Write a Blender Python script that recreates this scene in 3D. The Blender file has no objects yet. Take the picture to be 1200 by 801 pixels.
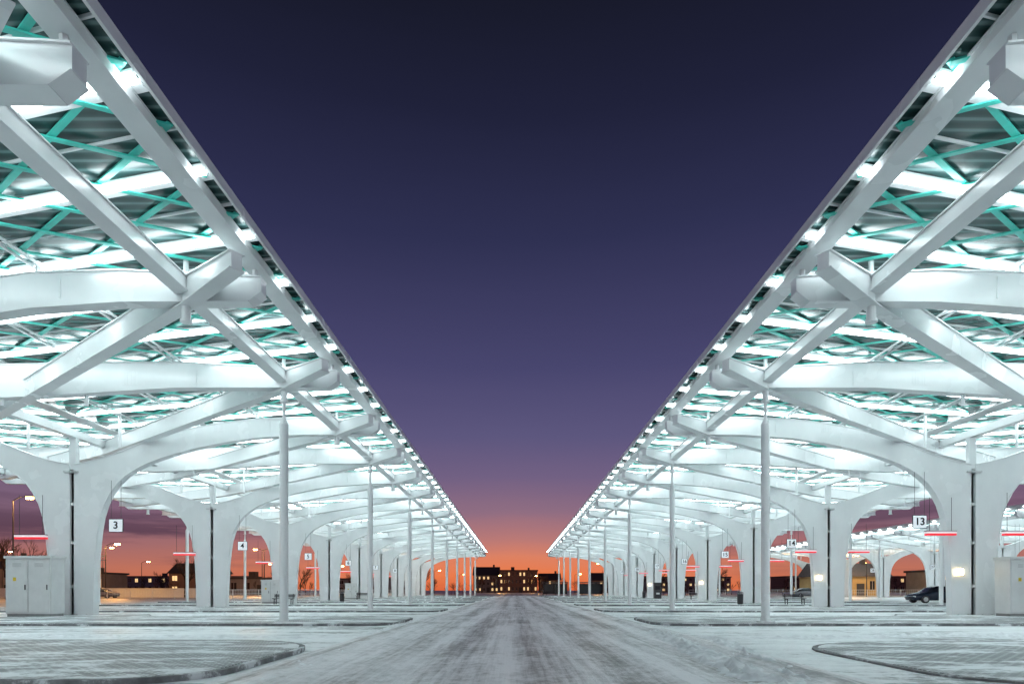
import bpy, math, random, bmesh
from mathutils import Vector, Matrix, noise as mn
random.seed(7)
S=12.03; Y0=0.183*S; SP=18.65; CAMX=-0.3; H=1.1
scene=bpy.context.scene
# ------------------------------------------------------------------ materials
def newmat(name):
    m=bpy.data.materials.new(name); m.use_nodes=True
    nt=m.node_tree; b=nt.nodes['Principled BSDF']
    return m,nt,b
def N(nt,t,**kw):
    n=nt.nodes.new(t)
    for k,v in kw.items(): setattr(n,k,v)
    return n
def L(nt,a,b): nt.links.new(a,b)
def coords(nt,scale=(1,1,1)):
    g=N(nt,'ShaderNodeNewGeometry'); mp=N(nt,'ShaderNodeMapping')
    mp.inputs['Scale'].default_value=scale
    L(nt,g.outputs['Position'],mp.inputs['Vector']); return mp.outputs['Vector']
def noise(nt,scale,vec=None,detail=5,rough=.55):
    n=N(nt,'ShaderNodeTexNoise'); n.inputs['Scale'].default_value=scale
    n.inputs['Detail'].default_value=detail; n.inputs['Roughness'].default_value=rough
    if vec is not None: L(nt,vec,n.inputs['Vector'])
    return n.outputs['Fac']
def ramp(nt,fac,stops,interp='LINEAR'):
    r=N(nt,'ShaderNodeValToRGB'); r.color_ramp.interpolation=interp
    e=r.color_ramp.elements
    e[0].position=stops[0][0]; e[0].color=(*stops[0][1],1)
    e[1].position=stops[-1][0]; e[1].color=(*stops[-1][1],1)
    for p,c in stops[1:-1]:
        x=e.new(p); x.color=(*c,1)
    L(nt,fac,r.inputs['Fac']); return r.outputs['Color']
def mixc(nt,f,a,b):
    m=N(nt,'ShaderNodeMix',data_type='RGBA')
    if isinstance(f,float): m.inputs[0].default_value=f
    else: L(nt,f,m.inputs[0])
    for s,i in ((a,6),(b,7)):
        if isinstance(s,tuple): m.inputs[i].default_value=(*s,1)
        else: L(nt,s,m.inputs[i])
    return m.outputs[2]
def math_(nt,op,a,b=None,clamp=False):
    m=N(nt,'ShaderNodeMath',operation=op); m.use_clamp=clamp
    for i,s in enumerate((a,b)):
        if s is None: continue
        if isinstance(s,(int,float)): m.inputs[i].default_value=s
        else: L(nt,s,m.inputs[i])
    return m.outputs[0]
def bump(nt,b,h,strength=.3,dist=.02):
    bp=N(nt,'ShaderNodeBump'); bp.inputs['Strength'].default_value=strength; bp.inputs['Distance'].default_value=dist
    L(nt,h,bp.inputs['Height']); L(nt,bp.outputs['Normal'],b.inputs['Normal'])
def plain(name,col,rough=.6,metal=0,var=.15,scale=3,spec=.5):
    m,nt,b=newmat(name)
    f=noise(nt,scale,coords(nt))
    c=ramp(nt,f,[(.3,tuple(x*(1-var) for x in col)),(.7,tuple(min(1,x*(1+var)) for x in col))])
    L(nt,c,b.inputs['Base Color']); b.inputs['Roughness'].default_value=rough; b.inputs['Metallic'].default_value=metal
    b.inputs['Specular IOR Level'].default_value=spec
    return m
def emis(name,col,st):
    m,nt,b=newmat(name)
    b.inputs['Base Color'].default_value=(*[min(1,c*.8) for c in col],1)
    b.inputs['Emission Color'].default_value=(*col,1); b.inputs['Emission Strength'].default_value=st
    return m
def steel_mat():
    m,nt,b=newmat('white_painted_steel')
    f=noise(nt,.9,coords(nt,(1,1,.6)),6,.6)
    c=ramp(nt,f,[(.25,(.74,.76,.775)),(.7,(.82,.84,.85))])
    L(nt,c,b.inputs['Base Color'])
    r=noise(nt,.7,coords(nt),3); rr=ramp(nt,r,[(.3,(.18,)*3),(.7,(.30,)*3)]); L(nt,rr,b.inputs['Roughness'])
    return m
M_steel=steel_mat()
M_bolt=plain('galvanised_bolts',(.55,.56,.57),.4,.3)
M_led=emis('led_strip',(.87,.98,1.0),11.3)
M_teal=plain('teal_glass_fin',(.06,.58,.49),.3)
def glass_mat():
    m,nt,b=newmat('solar_roof_glass')
    v=coords(nt)
    w=N(nt,'ShaderNodeTexWave'); w.wave_type='BANDS'; w.bands_direction='Y'; w.inputs['Scale'].default_value=1.3
    w.inputs['Distortion'].default_value=.4; w.inputs['Detail Scale'].default_value=.3
    L(nt,v,w.inputs['Vector'])
    c=ramp(nt,w.outputs['Fac'],[(.0,(.02,.055,.055)),(.7,(.045,.10,.10)),(.95,(.18,.29,.29))])
    n=noise(nt,.8,v)
    c2=mixc(nt,math_(nt,'MULTIPLY',n,.6),c,(.03,.07,.07))
    L(nt,c2,b.inputs['Base Color']); b.inputs['Roughness'].default_value=.24
    return m
M_glass=glass_mat()
def snow_road():
    m,nt,b=newmat('snowy_road')
    st=noise(nt,1,coords(nt,(1.9,.05,1)),4,.5)
    st2=noise(nt,1,coords(nt,(11,.35,1)),5,.65)
    fine=noise(nt,6,coords(nt,(1,.7,1)),10,.8)
    blot=noise(nt,.8,coords(nt,(1,.5,1)),7,.6)
    wv=N(nt,'ShaderNodeTexWave'); wv.wave_type='BANDS'; wv.bands_direction='X'; wv.inputs['Scale'].default_value=.27; wv.inputs['Distortion'].default_value=1.6
    wv.inputs['Detail']. default_value=3; wv.inputs['Detail Scale'].default_value=.6; L(nt,coords(nt,(1,.12,1)),wv.inputs['Vector'])
    a=math_(nt,'ADD',math_(nt,'MULTIPLY',st,.26),math_(nt,'MULTIPLY',st2,.20))
    a=math_(nt,'ADD',a,math_(nt,'MULTIPLY',fine,.30)); a=math_(nt,'ADD',a,math_(nt,'MULTIPLY',blot,.22))
    a=math_(nt,'ADD',a,math_(nt,'MULTIPLY',math_(nt,'SUBTRACT',wv.outputs['Fac'],.5),.055))
    c=ramp(nt,a,[(.37,(.14,.13,.135)),(.435,(.33,.31,.32)),(.48,(.60,.58,.60)),(.545,(.84,.82,.85))])
    L(nt,c,b.inputs['Base Color']); b.inputs['Roughness'].default_value=.45
    bump(nt,b,a,.9,.07); return m
def snow_ground():
    m,nt,b=newmat('snowy_ground')
    v=coords(nt)
    big=noise(nt,.25,v,8,.65); fine=noise(nt,4,v,10,.8)
    st=noise(nt,1,coords(nt,(.30,1.9,1)),6,.6)
    a=math_(nt,'ADD',math_(nt,'MULTIPLY',big,.42),math_(nt,'MULTIPLY',fine,.26)); a=math_(nt,'ADD',a,math_(nt,'MULTIPLY',st,.32))
    c=ramp(nt,a,[(.395,(.11,.11,.12)),(.44,(.32,.33,.34)),(.475,(.70,.72,.74)),(.55,(.86,.88,.90))])
    L(nt,c,b.inputs['Base Color']); b.inputs['Roughness'].default_value=.45
    bump(nt,b,a,.9,.07); return m
def pavers():
    m,nt,b=newmat('concrete_pavers_with_snow')
    v=coords(nt)
    br=N(nt,'ShaderNodeTexBrick'); br.inputs['Scale'].default_value=2.6
    br.inputs['Color1'].default_value=(.10,.105,.11,1); br.inputs['Color2'].default_value=(.17,.175,.18,1); br.inputs['Mortar'].default_value=(.55,.57,.59,1)
    br.inputs['Mortar Size'].default_value=.035
    L(nt,v,br.inputs['Vector'])
    n=noise(nt,.7,coords(nt,(.6,1.2,1)),12,.78)
    f=ramp(nt,n,[(.49,(0,0,0)),(.555,(1,1,1))])
    c=mixc(nt,f,br.outputs['Color'],(.80,.82,.84))
    L(nt,c,b.inputs['Base Color']); b.inputs['Roughness'].default_value=.6
    bump(nt,b,n,.5,.04); return m
M_road=snow_road(); M_ground=snow_ground(); M_pav=pavers()
M_snow=plain('packed_snow',(.80,.81,.84),.6,0,.2,6)
def kerbmat():
    m,nt,b=newmat('kerb_concrete')
    n=noise(nt,1.6,coords(nt),8,.7)
    c=ramp(nt,n,[(.40,(.13,.13,.135)),(.54,(.24,.24,.25)),(.60,(.70,.72,.74))])
    L(nt,c,b.inputs['Base Color']); b.inputs['Roughness'].default_value=.8; return m
M_kerb=kerbmat()
M_street=plain('wet_asphalt_street',(.20,.17,.15),.4,0,.5,.5)
M_cab=plain('light_grey_enamel',(.66,.67,.67),.4,0,.05)
M_dark=plain('dark_metal',(.03,.03,.035),.5)
M_blacktext=plain('black_lettering',(.015,.015,.015),.6)
M_signw=emis('sign_white',(.9,.95,1),.35)
M_red=emis('red_light',(1,.03,.05),.55)
M_pinkw=emis('pale_light_bar',(1,.85,.9),.4)
M_warm=emis('warm_lamp',(1,.78,.45),9)
M_sod=emis('sodium_lamp',(1,.55,.18),60)
M_bark=plain('bark',(.05,.035,.028),.9)
M_twig=plain('twigs',(.09,.045,.03),.9)
M_winlit=emis('lit_window',(1,.68,.32),1.1)
M_windark=plain('dark_window',(.02,.022,.03),.15)
M_roof=plain('roof_felt',(.06,.055,.06),.8)
M_trim=plain('window_sill',(.28,.28,.28),.8)
def wallmat(n,c): return plain(n,c,.85,0,.12,.8)
# ------------------------------------------------------------------ mesh builder
class MB:
    def __init__(s): s.v=[]; s.f=[]; s.m=[]
    def add(s,vs,fs,mi=0):
        o=len(s.v); s.v+=[tuple(x) for x in vs]
        for f in fs: s.f.append([o+i for i in f]); s.m.append(mi)
    def box(s,x0,x1,y0,y1,z0,z1,mi=0):
        s.add([(x0,y0,z0),(x1,y0,z0),(x1,y1,z0),(x0,y1,z0),(x0,y0,z1),(x1,y0,z1),(x1,y1,z1),(x0,y1,z1)],
              [(0,3,2,1),(4,5,6,7),(0,1,5,4),(1,2,6,5),(2,3,7,6),(3,0,4,7)],mi)
    def bar(s,p,q,w,h,mi=0,w2=None,h2=None):
        p=Vector(p);q=Vector(q);d=(q-p).normalized()
        side=d.cross(Vector((0,0,1)))
        if side.length<1e-3: side=Vector((1,0,0))
        side.normalize(); up=side.cross(d).normalized()
        w2=w if w2 is None else w2; h2=h if h2 is None else h2
        vs=[]
        for c,ww,hh in ((p,w,h),(q,w2,h2)):
            for a,b in ((-1,-1),(1,-1),(1,1),(-1,1)): vs.append(c+side*a*ww/2+up*b*hh/2)
        s.add(vs,[(3,2,1,0),(4,5,6,7),(0,1,5,4),(1,2,6,5),(2,3,7,6),(3,0,4,7)],mi)
    def tube(s,p,q,r,r2=None,n=8,mi=0,caps=True):
        p=Vector(p);q=Vector(q);d=(q-p).normalized(); r2=r if r2 is None else r2
        a=d.orthogonal().normalized(); b=d.cross(a)
        vs=[c+(a*math.cos(2*math.pi*i/n)+b*math.sin(2*math.pi*i/n))*rr for c,rr in ((p,r),(q,r2)) for i in range(n)]
        fs=[(i,(i+1)%n,n+(i+1)%n,n+i) for i in range(n)]
        if caps: fs+=[tuple(range(n-1,-1,-1)),tuple(range(n,2*n))]
        s.add(vs,fs,mi)
    def strip_xz(s,top,bot,y0,y1,mi=0):
        n=len(top); vs=[]
        for y in (y0,y1):
            vs+=[(x,y,z) for x,z in top]+[(x,y,z) for x,z in bot]
        fs=[]
        for i in range(n-1):
            fs.append((i,i+1,n+i+1,n+i)); fs.append((2*n+i,3*n+i,3*n+i+1,2*n+i+1))
            fs.append((i,2*n+i,2*n+i+1,i+1)); fs.append((n+i,n+i+1,3*n+i+1,3*n+i))
        fs.append((0,n,3*n,2*n)); fs.append((n-1,3*n-1,4*n-1,2*n-1))
        s.add(vs,fs,mi)
    def prism_xy(s,poly,z0,z1,mi=0,bottom=True):
        n=len(poly)
        vs=[(x,y,z0) for x,y in poly]+[(x,y,z1) for x,y in poly]
        fs=[tuple(range(n,2*n))]+[(i,(i+1)%n,(i+1)%n+n,i+n) for i in range(n)]
        if bottom: fs.append(tuple(range(n-1,-1,-1)))
        s.add(vs,fs,mi)
    def obj(s,name,mats,parent=None,smooth=False,bevel=0,recalc=True):
        me=bpy.data.meshes.new(name); me.from_pydata(s.v,[],s.f)
        if not isinstance(mats,(list,tuple)): mats=[mats]
        for m in mats: me.materials.append(m)
        me.polygons.foreach_set('material_index',s.m)
        if recalc:
            bm=bmesh.new(); bm.from_mesh(me); bmesh.ops.recalc_face_normals(bm,faces=bm.faces); bm.to_mesh(me); bm.free()
        if smooth: me.polygons.foreach_set('use_smooth',[True]*len(me.polygons))
        me.update()
        o=bpy.data.objects.new(name,me); scene.collection.objects.link(o)
        if parent: o.parent=parent
        if bevel:
            b=o.modifiers.new('bevel','BEVEL'); b.width=bevel; b.segments=2; b.limit_method='ANGLE'
        return o
def empty(name,loc=(0,0,0),rot=0):
    e=bpy.data.objects.new(name,None); e.location=loc; e.rotation_euler=(0,0,rot)
    scene.collection.objects.link(e); return e
# ------------------------------------------------------------------ canopy
TOPN=[(12.68,8.06),(12.4,8.08),(9.5,8.24),(7.5,8.34),(4,8.30),(0,8.2)]
BOTN=[(12.68,7.76),(12.4,7.56),(9.5,7.56),(7.5,7.56),(4,7.34),(0,7.15)]
TOPC=[(12.68,8.06),(12.4,8.08),(9.5,8.22),(7.5,8.15),(6,7.95),(5,7.78),(4.1,7.56),(3.3,7.32),(2.5,7.0),(1.8,6.72),(1.2,6.52),(.6,6.36),(.09,6.28),(.09,5.6),(.09,5.0),(.09,4.3),(.09,3.6),(.09,2.0),(.09,0)]
BOTC=[(12.68,7.76),(12.4,7.56),(9.5,7.54),(7.5,7.40),(6,7.17),(5,6.96),(4.3,6.77),(3.7,6.58),(3.15,6.37),(2.65,6.12),(2.22,5.84),(1.87,5.52),(1.58,5.12),(1.34,4.65),(1.17,4.1),(1.06,3.4),(.98,2.6),(.92,1.4),(.89,0)]
def roofz(u): return 8.58-.08*(1-abs(u)/13)
def canopy(spx,m,jmin=-3,jmax=20):
    root=empty('bus_station_canopy')
    st=MB(); led=MB(); gl=MB(); te=MB(); bo=MB(); po=MB()
    X=lambda u: spx+m*u
    ys=[Y0+.5*S*j for j in range(jmin,jmax+1)]
    ymin=ys[0]-2.2; ymax=ys[-1]+.6
    for j,y in zip(range(jmin,jmax+1),ys):
        col=(j%2==0)
        top,bot=(TOPC,BOTC) if col else (TOPN,BOTN)
        for sg in (1,-1):
            st.strip_xz([(X(sg*u),z) for u,z in top],[(X(sg*u),z) for u,z in bot],y-.14,y+.14)
            for pr,off in ((top,.016),(bot,-.016)):
                for (u1,z1),(u2,z2) in zip(pr[:-1],pr[1:]):
                    if abs(u1-u2)<.01: continue
                    st.bar((X(sg*u1),y,z1+off),(X(sg*u2),y,z2+off),.36,.03)
            if col: st.bar((X(sg*.09),y,0),(X(sg*.09),y,6.25),.36,.03)
            for us in (6.3,):
                zt=8.1;zb=7.62
                st.box(min(X(sg*us),X(sg*(us-.45))),max(X(sg*us),X(sg*(us-.45))),y-.152,y-.142,zb,zt-.05)
                if j<8:
                    for i in range(6):
                        for du in (.08,.16,.29,.37):
                            zz=zb+.05+(zt-zb-.15)*i/5
                            bo.tube((X(sg*(us-du)),y-.162,zz),(X(sg*(us-du)),y-.151,zz),.01,n=6)
            for us in (11.6,8.2):
                st.box(X(sg*us)-.008,X(sg*us)+.008,y-.17,y+.17,7.6,8.08)
            for us in (12.48,10.93,7.6,4.6,1.9):
                st.tube((X(sg*us),y,7.9 if us>4.7 else 7.0),(X(sg*us),y,roofz(us)-.06),.06,n=6)
            st.tube((X(sg*10.93),y,7.5),(X(sg*10.93),y,7.18),.10,n=14)
            st.tube((X(sg*10.93),y,7.18),(X(sg*10.93),y,7.12),.13,n=14)
            if not col:
                b=(X(sg*10.93),y)
                po.tube((b[0],b[1],.07),(b[0],b[1],6.4),.135,n=18)
                po.tube((b[0],b[1],6.4),(b[0],b[1],6.6),.135,.05,n=18)
                po.tube((b[0],b[1],6.6),(b[0],b[1],7.25),.05,n=10)
                po.box(b[0]-.22,b[0]+.22,b[1]-.22,b[1]+.22,.07,.11)
                po.tube((b[0],b[1],.11),(b[0],b[1],.2),.16,.16,n=18)
        if col:
            for zz in (1.2,3.0,4.6): st.box(spx-.12,spx+.12,y-.08,y+.08,zz,zz+.12)
            bo.box(spx-.28,spx+.28,y-.26,y+.26,5.95,6.02)
            st.box(spx-.14,spx+.14,y-.11,y+.11,6.1,7.44)
            bo.box(spx-1.08,spx+1.08,y-.32,y+.32,0,.05)
            for sx in (-1,1):
                for dx in (.3,.7): bo.tube((spx+sx*dx,y-.25,.05),(spx+sx*dx,y-.25,.12),.03,n=6)
        y2=lambda u: y+(10.93-u)*.735
        zc=lambda u: 7.42+.38*min(1,abs(u)/12)
        us_=(12.62,10.93,6.5,2.7,0,-2.7,-6.5,-10.93,-12.62)
        for ua,ub in zip(us_[:-1],us_[1:]):
            if y2(ub)>ymax+.3: break
            hh=lambda u: .34 if abs(u)>11.5 else .58
            dd=lambda u: .06 if abs(u)>11.5 else 0
            st.bar((X(ua),y2(ua),zc(ua)+dd(ua)),(X(ub),y2(ub),zc(ub)+dd(ub)),.24,hh(ua),0,None,hh(ub))
            for o in (-1,1):
                st.bar((X(ua),y2(ua),zc(ua)+dd(ua)+o*hh(ua)/2),(X(ub),y2(ub),zc(ub)+dd(ub)+o*hh(ub)/2),.34,.028)
    ya,yb=ymin,ymax
    for sg in (1,-1):
        a,b=sorted((X(sg*12.27),X(sg*12.70)))
        st.box(a,b,ya,yb,8.30,8.33); st.box(a,b,ya,yb,8.47,8.50)
        c=X(sg*12.66); st.box(min(c,c+.03),max(c,c+.03),ya,yb,8.33,8.47)
        c=X(sg*12.31); st.box(min(c,c+.03),max(c,c+.03),ya,yb,8.33,8.47)
        a,b=sorted((X(sg*12.95),X(sg*13.0))); st.box(a,b,ya-.1,yb+.1,8.44,8.64)
        a,b=sorted((X(sg*10.79),X(sg*11.07))); st.box(a,b,ya,yb,7.74,8.02)
        for o in (7.72,8.03): st.box(a-.04,b+.04,ya,yb,o-.012,o+.012)
        bo.tube((X(sg*10.6),ya,7.98),(X(sg*10.6),yb,7.98),.02,n=5)
        for us in (7.6,4.6,1.9):
            for d in (-.11,.11):
                st.tube((X(sg*us+d),ya,8.37),(X(sg*us+d),yb,8.37),.035,n=6)
            yy=ya
            while yy<yb:
                st.bar((X(sg*us-.11),yy,8.37),(X(sg*us+.11),yy+.4,8.37),.03,.03); yy+=.8
    st.box(spx-.16,spx+.16,ya,yb,7.42,7.72)
    bo.box(spx-.3,spx+.3,ya,yb,8.24,8.29)
    for yy in (ya-.08,yb+.08):
        for sg in (1,-1):
            st.bar((X(sg*13.0),yy,roofz(13)),(X(0),yy,roofz(0)),.08,.22)
    for sg in (1,-1):
        for dz in (0,.04):
            gl.add([(X(sg*12.96),ya,roofz(13)+dz),(X(0),ya,roofz(0)+dz),(X(0),yb,roofz(0)+dz),(X(sg*12.96),yb,roofz(13)+dz)],[(0,1,2,3)])
    sl=.24
    def clipped(mb,u0,yy0,u1,yy1,w,h,dz,mi=0):
        if yy0>yb or yy1<ya:
            if max(yy0,yy1)<ya or min(yy0,yy1)>yb: return
        du=u1-u0; dy=yy1-yy0; t0,t1=0,1
        if abs(dy)>1e-6:
            ta=(ya-yy0)/dy; tb=(yb-yy0)/dy
            lo,hi=min(ta,tb),max(ta,tb); t0=max(t0,lo); t1=min(t1,hi)
        if t1-t0<.02: return
        p=(u0+du*t0,yy0+dy*t0); q=(u0+du*t1,yy0+dy*t1)
        mb.bar((X(p[0]),p[1],roofz(p[0])+dz),(X(q[0]),q[1],roofz(q[0])+dz),w,h,mi)
    y=ya-3
    while y<yb:
        for sg in (1,-1):
            clipped(led,sg*12.9,y,sg*.3,y+sl*12.6,.15,.06,-.16)
            clipped(st,sg*12.9,y,sg*.3,y+sl*12.6,.07,.08,-.08)
            clipped(st,sg*12.9,y+.26,sg*.3,y+.26+sl*12.6,.16,.08,-.05)
            clipped(st,sg*12.9,y+1.15,sg*.3,y+1.15+sl*12.6,.03,.05,-.03)
        y+=S/6
    y=ya-14
    while y<yb+14:
        for sg in (1,-1):
            clipped(te,sg*12.85,y,sg*.3,y+12.55*.7,.10,.03,-.05)
            clipped(te,sg*12.85,y,sg*.3,y-12.55*.45,.10,.03,-.095)
        y+=S/10
    st.obj('steel_frame',M_steel,root)
    bo.obj('bolts_and_gutter',M_bolt,root)
    led.obj('led_strips',M_led,root)
    gl.obj('roof_glazing',M_glass,root,recalc=False)
    te.obj('teal_glazing_fins',M_teal,root)
    po.obj('support_posts',M_steel,root,smooth=False)
    return root
canopy(-SP,1); canopy(SP,-1); canopy(57.0,-1,2,20)
# ------------------------------------------------------------------ ground
g=MB(); g.add([(-900,-200,0),(900,-200,0),(900,1500,0),(-900,1500,0)],[(0,1,2,3)]); g.obj('ground',M_ground,recalc=False)
def sheet(name,mat,xs,ys,zf):
    vs=[(x,y,zf(x,y)) for y in ys for x in xs]; n=len(xs)
    fs=[(i*n+k,i*n+k+1,(i+1)*n+k+1,(i+1)*n+k) for i in range(len(ys)-1) for k in range(n-1)]
    mb=MB(); mb.add(vs,fs); return mb.obj(name,mat,None,smooth=True,recalc=False)
ys_=[-6]
while ys_[-1]<170: ys_.append(ys_[-1]+max(.10,abs(ys_[-1])*.025))
xs_=[-3.95+7.9*i/120 for i in range(121)]
def zroad(x,y):
    e=max(0,min(1,(3.95-abs(x))/.35))
    r=.5+.5*mn.noise(Vector((x*2.6+.25*math.sin(y*.12),y*.08,3)))
    r2=.5+.5*mn.noise(Vector((x*7,y*.2,13)))
    f=mn.noise(Vector((x*6,y*2.0,9)))*.5+.5
    b=max(0,mn.noise(Vector((x*.9,y*.5,1))))
    ridge=math.exp(-((abs(x)-3.4)/.28)**2)*(.5+mn.noise(Vector((x*2,y*1.1,5))))*.06
    return .006+e*(.035*r+.012*r2+.018*f*r+.02*b+max(0,ridge))
sheet('bus_road',M_road,xs_,ys_,zroad)
def arc(cx,cy,rad,a0,a1,n=8):
    return [(cx+rad*math.cos(math.radians(a0+(a1-a0)*i/n)),cy+rad*math.sin(math.radians(a0+(a1-a0)*i/n))) for i in range(n+1)]
def offset_poly(poly,d):
    n=len(poly); out=[]
    for i in range(n):
        p0=Vector(poly[i-1]);p1=Vector(poly[i]);p2=Vector(poly[(i+1)%n])
        e1=(p1-p0).normalized(); e2=(p2-p1).normalized()
        n1=Vector((-e1.y,e1.x)); n2=Vector((-e2.y,e2.x)); nn=(n1+n2)
        if nn.length<1e-4: nn=n1
        nn.normalize(); k=max(.5,nn.dot(n1)); out.append(tuple(p1+nn*d/k))
    return out
def island(base_y,sx,spine,s_in=14.6,h=.075):
    e=empty('boarding_platform')
    ya=base_y-.40*S; yb=base_y+.09*S; yc=base_y+.26*S
    a0=spine-s_in; a1=spine+13
    P=arc(a0+2.2,yb-2.2,2.2,180,90)+arc(spine-4.2,yb+.6,.6,270,315,2)+[(spine-2.6,yc)]+[(a1,yc),(a1,ya)]+arc(a0+1.2,ya+1.2,1.2,270,180)
    P=[(sx*x,y) for x,y in P]
    area=sum(P[i-1][0]*P[i][1]-P[i][0]*P[i-1][1] for i in range(len(P)))
    if area<0: P.reverse()
    mb=MB(); mb.prism_xy(P,0,h,0,False); mb.obj('kerb',M_kerb,e)
    mt=MB(); mt.prism_xy(offset_poly(P,.10),h-.002,h+.006,0,False); mt.obj('paving',M_pav,e)
for n in range(0,11):
    for sx in (-1,1):
        if sx==1: island(n*S,sx,SP,14.6 if n!=1 else 13.6,.075 if n!=1 else .03)
        else: island(n*S,sx,SP)
def berm(x0,y0,x1,y1,w,h,seed):
    p=Vector((x0,y0));q=Vector((x1,y1));d=q-p;ln=d.length;d.normalize();nrm=Vector((-d.y,d.x))
    nl=max(8,int(ln/.12)); nw=10; vs=[];fs=[]
    for i in range(nl+1):
        t=i/nl; env=math.sin(math.pi*t)**.5 if 0<t<1 else 0
        for k in range(nw+1):
            a=(k/nw*2-1); c=p+d*ln*t+nrm*(a*w+.3*mn.noise(Vector((i*.1,seed,0))))
            z=h*env*max(0,1-a*a)*(.1+1.5*abs(mn.noise(Vector((i*.45,k*.7,seed)))))
            vs.append((c.x,c.y,z-.002 if abs(a)==1 else z))
    for i in range(nl):
        for k in range(nw): fs.append((i*(nw+1)+k,i*(nw+1)+k+1,(i+1)*(nw+1)+k+1,(i+1)*(nw+1)+k))
    mb=MB(); mb.add(vs,fs); mb.obj('snow_ridge',M_snow,None,smooth=True,recalc=False)
berm(2.3,3.5,3.4,18,.35,.17,1); berm(2.9,6,4.3,15,.25,.13,11); berm(-3.9,14.6,-3.7,26,.3,.08,2); berm(4.3,14.5,16,15.6,.35,.09,3); berm(-4.5,14.6,-17,15.3,.3,.08,4)
berm(4.4,26.5,16,27,.35,.09,5); berm(-4.6,26.4,-16,27.5,.35,.1,6); berm(3.8,20,3.7,40,.25,.08,7); berm(-2.9,4,-3.6,14,.25,.09,8)
w=MB(); w.box(-400,-40,79,95,-.1,.006); w.box(34,400,100,112,-.1,.006); w.obj('street',M_street)
# ------------------------------------------------------------------ signs
def digit(txt,parent,loc,size):
    c=bpy.data.curves.new('number','FONT'); c.body=txt; c.size=size; c.extrude=.006; c.offset=size*.02
    c.align_x='CENTER'; c.align_y='CENTER'; c.materials.append(M_blacktext)
    o=bpy.data.objects.new('number',c); scene.collection.objects.link(o); o.parent=parent
    o.location=loc; o.rotation_euler=(math.pi/2,0,0)
def bay_sign(x,y,z,num,ztop=6.4):
    e=empty('bay_number_sign',(x,y,z)); mb=MB()
    mb.box(-.27,.27,-.03,.03,-.25,.25,0); mb.box(-.29,.29,-.02,.02,-.27,.27,1)
    for sx in (-.2,.2): mb.tube((sx,0,.27),(sx,0,ztop-z),.008,n=5,mi=1)
    mb.obj('sign_plate',[M_signw,M_dark],e); digit(num,e,(0,-.04,0),.42)
def light_bar(x,y,z,w=1.25,ztop=6.0):
    e=empty('departure_display',(x,y,z)); mb=MB()
    mb.box(-w/2,w/2,-.10,.10,.02,.10,0); mb.box(-w/2,w/2,-.09,.09,-.06,.017,1); mb.box(-w/2-.03,w/2+.03,-.07,.07,.10,.13,2)
    for s in (-w/2+.15,w/2-.15): mb.tube((s,0,.13),(s,0,ztop-z),.01,n=5,mi=2)
    mb.obj('display_body',[M_pinkw,M_red,M_dark],e)
yc=lambda n: Y0+n*S
for i in range(2,9):
    y=yc(i)-.12
    bay_sign(-SP+1.95,y-.2,3.75,str(i+1),5.6); bay_sign(SP-2.35,y-.2,3.9,str(i+11),5.95)
    light_bar(-SP-1.55,y-.2,3.25,1.25,5.0); light_bar(SP-1.5,y-.22,3.4,1.2,4.9); light_bar(SP+1.7,y-.2,3.4,1.2,5.1)
for i in range(3,8):
    bay_sign(57-10.93+.8,yc(i)-3,3.7,str(24+i-3),7.3)
for i in (2,3,5,7):
    e=empty('wall_lamp',(SP-.62,yc(i)-.25,1.85)); mb=MB()
    mb.box(-.08,.08,-.07,.05,-.14,.14,0); mb.box(-.1,.1,-.09,.05,.14,.17,1); mb.box(-.1,.1,-.09,.05,-.17,-.14,1)
    mb.obj('lamp_body',[M_warm,M_dark],e)
# ------------------------------------------------------------------ cabinets
M_yel=plain('yellow_label',(.7,.5,.03))
def cabinet(x,y,w,d,h,doors=2):
    e=empty('electrical_cabinet',(x,y,.0)); mb=MB()
    mb.box(-w/2+.03,w/2-.03,-d/2+.03,d/2-.03,0,.18,1)
    mb.box(-w/2,w/2,-d/2,d/2,.18,h-.1,0)
    mb.box(-w/2-.04,w/2+.04,-d/2-.05,d/2+.04,h-.1,h,0)
    dw=(w-.06)/doors
    for i in range(doors):
        x0=-w/2+.03+i*dw
        mb.box(x0+.012,x0+dw-.012,-d/2-.022,-d/2,.24,h-.16,0)
        mb.box(x0+dw-.12,x0+dw-.09,-d/2-.05,-d/2-.022,h*.5-.1,h*.5+.1,2)
        for k in range(4): mb.box(x0+.25,x0+dw-.25,-d/2-.028,-d/2-.022,h-.42+k*.04,h-.41+k*.04,1)
        if i: mb.box(x0-.008,x0+.008,-d/2-.006,-d/2+.001,.24,h-.16,2)
    mb.box(-w/2+.3,-w/2+.42,-d/2-.028,-d/2-.022,h*.6,h*.6+.14,3)
    mb.obj('cabinet_body',[M_cab,M_trim,M_dark,M_yel],e,bevel=.006)
cabinet(-SP-.45,24.75,1.75,.75,2.42,2)
cabinet(SP+1.35,24.9,2.2,.8,2.4,3)
for i in (4,6): cabinet(-SP-.6,yc(i)-1.2,1.4,.6,1.9,2)
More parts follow.
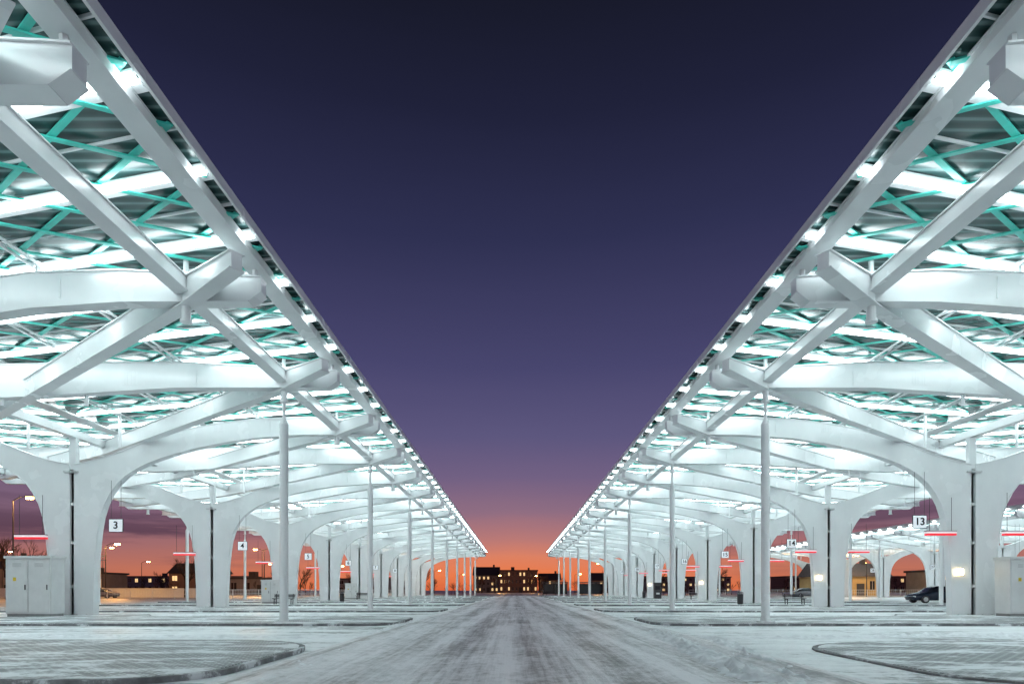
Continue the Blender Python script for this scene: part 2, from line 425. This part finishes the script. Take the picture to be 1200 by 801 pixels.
# ------------------------------------------------------------------ benches and bins
def bench(x,y,rot=0):
    e=empty('park_bench',(x,y,.08),rot); mb=MB()
    for k in range(4): mb.box(-.75,.75,-.22+k*.12,-.12+k*.12,.40,.44)
    for k in range(2): mb.bar((-.75,.27+.02*k,.55+.12*k),(.75,.27+.02*k,.55+.12*k),.03,.09)
    for sx in (-.6,.6):
        mb.bar((sx,-.18,0),(sx,-.16,.40),.05,.05); mb.bar((sx,.2,0),(sx,.30,.75),.05,.05); mb.bar((sx,-.22,.38),(sx,.25,.38),.05,.05)
    mb.obj('bench_frame',M_dark,e)
def bin_(x,y,z=.08):
    e=empty('litter_bin',(x,y,z)); mb=MB()
    mb.tube((0,0,.05),(0,0,.75),.2,.22,n=16); mb.tube((0,0,.8),(0,0,.87),.26,.18,n=16); mb.tube((0,0,0),(0,0,.05),.18,n=12)
    for a in range(4): mb.tube((.19*math.cos(a*1.57),.19*math.sin(a*1.57),.75),(.19*math.cos(a*1.57),.19*math.sin(a*1.57),.8),.015,n=5)
    mb.obj('bin_body',M_dark,e)
bench(-16.9,45.2); bench(19.7,45.2); bench(-17,69); bench(19.5,69)
bin_(-16,57.2); bin_(15.9,45.5); bin_(16.2,81)
def totem(x,y):
    e=empty('ticket_machine',(x,y,.0)); mb=MB()
    mb.box(-.45,.45,-.3,.3,.0,.1,0); mb.box(-.42,.42,-.28,.28,.1,1.9,0); mb.box(-.46,.46,-.34,.3,1.9,2.0,0)
    mb.box(-.3,.3,-.295,-.28,1.15,1.6,1); mb.box(-.2,.2,-.3,-.28,.6,.8,2)
    mb.obj('machine_body',[M_dark,M_windark,M_cab],e)
totem(SP-2.0,yc(6)+1)
def kiosk(x,y):
    e=empty('waiting_shelter',(x,y,.0)); mb=MB()
    mb.box(-2.6,2.6,-1.2,1.2,2.55,2.72,0)
    for sx in (-2.5,0,2.5):
        for sy in (-1.1,1.1): mb.box(sx-.05,sx+.05,sy-.05,sy+.05,0,2.55,0)
    mb.box(-2.45,2.45,1.08,1.1,.3,2.4,1); mb.box(-2.51,-2.49,-1.05,1.05,.3,2.4,1)
    mb.box(-2,2,.5,.9,.42,.48,0); mb.box(-1.8,-1.7,.55,.85,0,.42,0); mb.box(1.7,1.8,.55,.85,0,.42,0)
    mb.obj('shelter_frame',[M_dark,M_windark],e)
kiosk(7.9,130); kiosk(15,128)
# ------------------------------------------------------------------ street lamps
def street_lamp(x,y,h=9,side=1,power=2800):
    e=empty('street_lamp',(x,y,0)); mb=MB()
    mb.tube((0,0,0),(0,0,h),.10,.05,n=8); mb.tube((0,0,0),(0,0,.8),.15,n=8)
    mb.tube((0,0,h),(side*.7,0,h+.35),.045,n=6); mb.tube((side*.7,0,h+.35),(side*1.5,0,h+.42),.04,n=6)
    mb.bar((side*1.3,0,h+.42),(side*2.1,0,h+.44),.28,.12)
    mb.box(side*1.7-.32,side*1.7+.32,-.13,.13,h+.16,h+.36,1)
    mb.obj('lamp_post',[M_dark,M_sod],e)
    if power:
        l=bpy.data.lights.new('lamp_light','POINT'); l.energy=power; l.color=(1,.48,.13); l.shadow_soft_size=.2
        o=bpy.data.objects.new('lamp_light',l); scene.collection.objects.link(o); o.parent=e; o.location=(side*1.7,0,h+.1)
for a in [(-52,65,10.3,1),(-80,122,9,1),(-60,92,7.5,1),(-57,120,8.5,1),(-48,120,8.5,-1),(-42,104,7.5,1),(-30,165,9,1),(-38,180,9,-1),(-110,135,9,1),(-44,150,8,1),(24,172,8,-1),(40,165,8,1),(60,165,8,1),(80,150,8,1),(62,112,8,-1),(72,100,7,1),(-70,82,8,-1)]:
    street_lamp(*a)
street_lamp(-7.5,225,6,1,2200); street_lamp(9,232,6,-1,2200)
for a in [(-95,160,8,1,0),(-70,175,8,1,0),(-62,165,7,-1,0),(-54,190,8,1,0),(-26,200,7,1,0),(-19,210,6,1,0),(19,205,6,1,0),(30,200,7,-1,0),(50,195,8,1,0),(70,185,8,1,0),(92,170,8,1,0)]:
    street_lamp(*a)
# ------------------------------------------------------------------ buildings
def building(name,x,y,w,d,h,wall,floors,bays,lit=.35,roof='flat',seed=1,rot=0):
    rnd=random.Random(seed); e=empty(name,(x,y,0),rot)
    mb=MB(); mb.box(-w/2,w/2,-d/2,d/2,0,h,0); mb.obj('walls',wall,e)
    rf=MB()
    if roof=='flat': rf.box(-w/2-.3,w/2+.3,-d/2-.3,d/2+.3,h,h+.4); rf.box(-w/5,-w/5+1.5,-1,1,h+.4,h+1.8); rf.box(w/4,w/4+.8,-1,0,h+.4,h+1.5)
    else:
        rh=d*.32
        rf.add([(-w/2-.4,-d/2-.4,h),(w/2+.4,-d/2-.4,h),(w/2+.4,d/2+.4,h),(-w/2-.4,d/2+.4,h),(-w/2-.4,0,h+rh),(w/2+.4,0,h+rh)],[(0,1,5,4),(2,3,4,5),(0,4,3),(1,2,5),(0,3,2,1)])
        rf.box(w/4,w/4+.8,-.4,.4,h+rh*.6,h+rh+1)
    rf.obj('roof',M_roof,e)
    wn=MB(); fh=h/floors; bw=w/bays
    for f in range(floors):
        for b in range(bays):
            if f==0 and b==bays//2: continue
            cx=-w/2+bw*(b+.5); cz=fh*(f+.55); mi=1 if rnd.random()<lit else 0
            wn.box(cx-bw*.2,cx+bw*.2,-d/2-.05,-d/2-.01,cz-fh*.22,cz+fh*.22,mi)
            wn.box(cx-bw*.23,cx+bw*.23,-d/2-.12,-d/2-.01,cz-fh*.22-.12,cz-fh*.22-.01,2)
            wn.box(cx-.04,cx+.04,-d/2-.08,-d/2-.052,cz-fh*.22,cz+fh*.22,2)
    wn.obj('windows',[M_windark,M_winlit,M_trim],e)
    dr=MB(); cx=-w/2+bw*(bays//2+.5); dr.box(cx-.7,cx+.7,-d/2-.07,-d/2-.01,0,2.3); dr.obj('door',M_dark,e)
W1=wallmat('brown_brick',(.20,.12,.09)); W2=wallmat('grey_render',(.20,.18,.18)); W3=wallmat('yellow_render',(.42,.30,.13)); W4=wallmat('beige_render',(.26,.22,.18))
building('apartment_building',1,272,16,12,9.2,W1,3,10,.4,'flat',3)
building('office_building',-13,280,11,12,7.5,W2,3,6,.35,'gable',4)
building('brick_house',14.5,275,9,9,5.5,W1,2,5,.35,'gable',5)
building('warehouse_building',-52,235,26,12,5,W2,2,8,.3,'flat',6)
building('garage_building',-97,142,14,8,4.6,W2,1,5,.5,'flat',7)
building('station_building',-122,150,18,9,6,W4,2,6,.3,'gable',8)
building('brick_house',-76,152,11,8,5,W1,2,4,.4,'gable',18)
building('garage_building',-60,148,12,8,3.6,W2,1,4,.3,'flat',19)
building('depot_building',62,120,13,8,3.6,W3,1,6,.5,'gable',9)
building('shop_building',88,120,22,10,4.5,W4,2,8,.3,'flat',10)
building('brick_house',38,260,14,10,5,W1,2,6,.3,'gable',11)
building('apartment_building',80,300,40,12,7,W2,3,16,.3,'flat',12)
building('brick_house',112,100,14,10,6,W3,2,6,.4,'gable',13)
building('warehouse_building',-150,290,60,16,7,W2,2,20,.2,'flat',14)
building('warehouse_building',150,290,60,16,7,W1,2,20,.2,'flat',15)
# ------------------------------------------------------------------ trees
def grow(mb,p,d,ln,r,lev,rnd):
    q=p+d*ln; mb.tube(p,q,r,r*.68,n=6 if lev>3 else 4 if lev>1 else 3,mi=0 if lev>1 else 1,caps=False)
    if lev==0: return
    k=3 if lev>1 else 4
    for i in range(k):
        ax=Vector((rnd.gauss(0,1),rnd.gauss(0,1),rnd.gauss(0,.6))).normalized()
        nd=(d+ax*rnd.uniform(.45,.85)+Vector((0,0,.14))).normalized()
        base=p+d*ln*(rnd.uniform(.55,1) if i else 1)
        grow(mb,base,nd,ln*rnd.uniform(.62,.82),r*.62,lev-1,rnd)
def tree(mb,x,y,h,rnd,lev=5):
    d=Vector((rnd.uniform(-.06,.06),rnd.uniform(-.06,.06),1)).normalized()
    grow(mb,Vector((x,y,0)),d,h*.3,h*.022,lev,rnd)
rnd=random.Random(5)
for x,y,h in [(-59,73,8.5),(-66,78,8),(-68,86,10),(-44,128,8),(-36,150,9),(-27,160,9),(-22,150,8),(33,150,9),(44,140,8),(66,95,8),(24,165,8),(-50,95,7),(54,110,8),(78,104,9),(-8,240,8),(11,245,9),(-14,238,7),(6,250,7)]:
    mb=MB(); tree(mb,0,0,h,rnd,5 if y<100 else 4); o=mb.obj('bare_tree',[M_bark,M_twig],None,recalc=False); o.location=(x,y,0)
mb=MB()
for i in range(90):
    x=rnd.uniform(-190,190); tree(mb,x,rnd.uniform(190,300),rnd.uniform(6,10),rnd,4)
mb.obj('distant_trees',[M_bark,M_twig],None,recalc=False)
mb=MB()
for i in range(90):
    x=rnd.uniform(-100,90)
    if -9<x<9: continue
    tree(mb,x,rnd.uniform(138,165),rnd.uniform(2.5,4.5),rnd,3)
mb.obj('bare_shrubs',[M_twig,M_twig],None,recalc=False)
# ------------------------------------------------------------------ fences
def fence(x0,y0,x1,y1,h=1.15):
    e=empty('metal_fence'); mb=MB(); p=Vector((x0,y0,0)); q=Vector((x1,y1,0)); L_=(q-p).length; n=int(L_/2.5)
    for z in (.15,h*.55,h): mb.bar(p+Vector((0,0,z)),q+Vector((0,0,z)),.04,.05)
    for i in range(n+1): a=p.lerp(q,i/n); mb.bar(a,a+Vector((0,0,h+.04)),.07,.07)
    m_=int(L_/.3)
    for i in range(m_+1): a=p.lerp(q,i/m_); mb.bar(a+Vector((0,0,.15)),a+Vector((0,0,h)),.02,.02)
    mb.obj('fence_rails',M_cab,e)
fence(-95,72,-36,76); fence(-36,76,-22,132); fence(36,132,90,90)
w=MB(); w.box(-140,-48,98,98.4,0,1.3); w.box(-140,-48,97.9,98.5,1.3,1.4); w.obj('concrete_wall',M_cab)
e=empty('railway_gantry',(-84,118,0)); mb=MB()
for x in (-6,6): mb.bar((x,0,0),(x,0,7.5),.3,.3)
for z in (6.7,7.5): mb.bar((-7,0,z),(7,0,z),.2,.2)
for i in range(10): mb.bar((-7+i*1.4,0,6.7 if i%2 else 7.5),(-5.6+i*1.4,0,7.5 if i%2 else 6.7),.1,.1)
mb.obj('gantry_frame',M_steel,e)
# ------------------------------------------------------------------ car
def car(x,y,rot,col):
    e=empty('parked_car',(x,y,0),rot); mb=MB()
    st=[(-2.2,.45,.62,.64,.70,.60),(-2.1,.28,.72,.80,.82,.66),(-1.75,.22,.88,.96,.87,.70),(-1.3,.22,.92,1.22,.88,.60),(-.75,.22,.93,1.42,.89,.56),(.1,.22,.92,1.45,.89,.56),(.6,.22,.90,1.30,.88,.58),(1.05,.22,.88,.98,.88,.68),(1.6,.22,.78,.84,.86,.66),(2.05,.26,.66,.70,.80,.62),(2.2,.42,.56,.58,.70,.58)]
    rings=[]
    for X_,zb,zm,zt,wm,wt in st:
        rings.append([(X_,-wm*.92,zb),(X_,-wm,(zb+zm)/2),(X_,-wm*.97,zm),(X_,-wt,zt-.03),(X_,-wt*.7,zt),(X_,wt*.7,zt),(X_,wt,zt-.03),(X_,wm*.97,zm),(X_,wm,(zb+zm)/2),(X_,wm*.92,zb)])
    k=10; vs=[p for r_ in rings for p in r_]; o=len(mb.v); mb.v+=vs
    for i in range(len(st)-1):
        for a in range(k):
            b=(a+1)%k; mb.f.append([o+i*k+a,o+i*k+b,o+(i+1)*k+b,o+(i+1)*k+a])
            cab=2<=i<=6
            mb.m.append(1 if (cab and a in (2,6)) or (i in (2,6) and a in (3,4,5)) else 0)
    mb.f.append([o+a for a in range(k)]); mb.m.append(0); mb.f.append([o+(len(st)-1)*k+a for a in range(k-1,-1,-1)]); mb.m.append(0)
    mb.obj('car_body',[col,M_windark],e,smooth=True)
    wh=MB()
    for wx in (-1.35,1.38):
        for wy in (-.8,.8):
            s=1 if wy>0 else -1
            wh.tube((wx,wy-.1,.32),(wx,wy+.1,.32),.32,n=20); wh.tube((wx,wy+s*.1,.32),(wx,wy+s*.115,.32),.2,n=12,mi=1)
    wh.obj('wheels',[M_dark,M_cab],e)
    li=MB()
    for wy in (-.6,.6): li.box(2.1,2.19,wy-.14,wy+.14,.5,.6,0); li.box(-2.2,-2.1,wy-.12,wy+.12,.6,.72,1)
    li.obj('lights',[M_cab,M_yel],e)
car(35.6,54,math.pi,plain('dark_blue_car_paint',(.02,.03,.05),.25,.3))
car(44,96,0,plain('grey_car_paint',(.2,.2,.22),.3,.3))
M_silver=plain('silver_car_paint',(.3,.3,.3),.3,.3)
car(-58,88,0,M_silver); car(52,106,0,M_silver)
# ------------------------------------------------------------------ sky
w=bpy.data.worlds.new('World'); scene.world=w; w.use_nodes=True; nt=w.node_tree
bg=nt.nodes['Background']
tc=N(nt,'ShaderNodeTexCoord'); sp=N(nt,'ShaderNodeSeparateXYZ'); L(nt,tc.outputs['Generated'],sp.inputs[0])
def srgb(*c): return tuple(((x/255)/12.92 if x/255<=.04045 else ((x/255+.055)/1.055)**2.4) for x in c)
def sn(y): return math.sin(math.atan((691-y)/740))
stops=[(0,srgb(214,98,58)),(sn(670),srgb(232,124,78)),(sn(650),srgb(220,130,100)),(sn(630),srgb(186,122,118)),(sn(600),srgb(144,110,130)),(sn(560),srgb(114,97,131)),(sn(510),srgb(93,87,126)),(sn(430),srgb(72,70,110)),(sn(280),srgb(47,49,82)),(sn(130),srgb(32,34,58)),(sn(0),srgb(24,26,42)),(1,srgb(14,15,28))]
mpn=N(nt,'ShaderNodeMapping'); mpn.inputs['Scale'].default_value=(1.5,1.5,16); L(nt,tc.outputs['Generated'],mpn.inputs['Vector'])
cn=noise(nt,1.6,mpn.outputs['Vector'],6,.6)
zz=math_(nt,'ADD',sp.outputs['Z'],math_(nt,'MULTIPLY',math_(nt,'SUBTRACT',cn,.5),.02))
zz=math_(nt,'ADD',zz,math_(nt,'MULTIPLY',math_(nt,'MULTIPLY',math_(nt,'ABSOLUTE',sp.outputs['X']),.06),math_(nt,'SUBTRACT',1.0,math_(nt,'MULTIPLY',sp.outputs['Z'],3),True)))
col=ramp(nt,zz,stops)
cm=ramp(nt,cn,[(.47,(0,0,0)),(.60,(1,1,1))])
low=math_(nt,'SUBTRACT',1.0,math_(nt,'MULTIPLY',math_(nt,'ABSOLUTE',math_(nt,'SUBTRACT',sp.outputs['Z'],.08)),13),True)
side=math_(nt,'MULTIPLY',math_(nt,'SUBTRACT',math_(nt,'ABSOLUTE',sp.outputs['X']),.2),4,True)
cf=math_(nt,'MULTIPLY',math_(nt,'MULTIPLY',low,side),cm)
col=mixc(nt,math_(nt,'MULTIPLY',cf,.8),col,srgb(84,60,80))
lowside=math_(nt,'MULTIPLY',side,math_(nt,'SUBTRACT',1.0,math_(nt,'MULTIPLY',sp.outputs['Z'],3.5),True))
col=mixc(nt,math_(nt,'MULTIPLY',lowside,.3),col,srgb(60,44,60))
sky=N(nt,'ShaderNodeTexSky',sky_type='NISHITA'); sky.sun_disc=False; sky.sun_elevation=math.radians(-3); sky.sun_rotation=0
add=N(nt,'ShaderNodeMix',data_type='RGBA',blend_type='ADD'); add.inputs[0].default_value=.0005
L(nt,col,add.inputs[6]); L(nt,sky.outputs['Color'],add.inputs[7])
L(nt,add.outputs[2],bg.inputs['Color']); bg.inputs['Strength'].default_value=1.0
# ------------------------------------------------------------------ camera
cam=bpy.data.cameras.new('camera'); co=bpy.data.objects.new('camera',cam); scene.collection.objects.link(co)
co.location=(CAMX,0,H); co.rotation_euler=(math.pi/2,0,0)
cam.sensor_width=36; cam.lens=22.2; cam.shift_y=.242; cam.shift_x=-.0033; cam.clip_end=3000; cam.clip_start=.05
scene.camera=co
scene.view_settings.view_transform='Standard'; scene.view_settings.look='None'; scene.view_settings.exposure=0
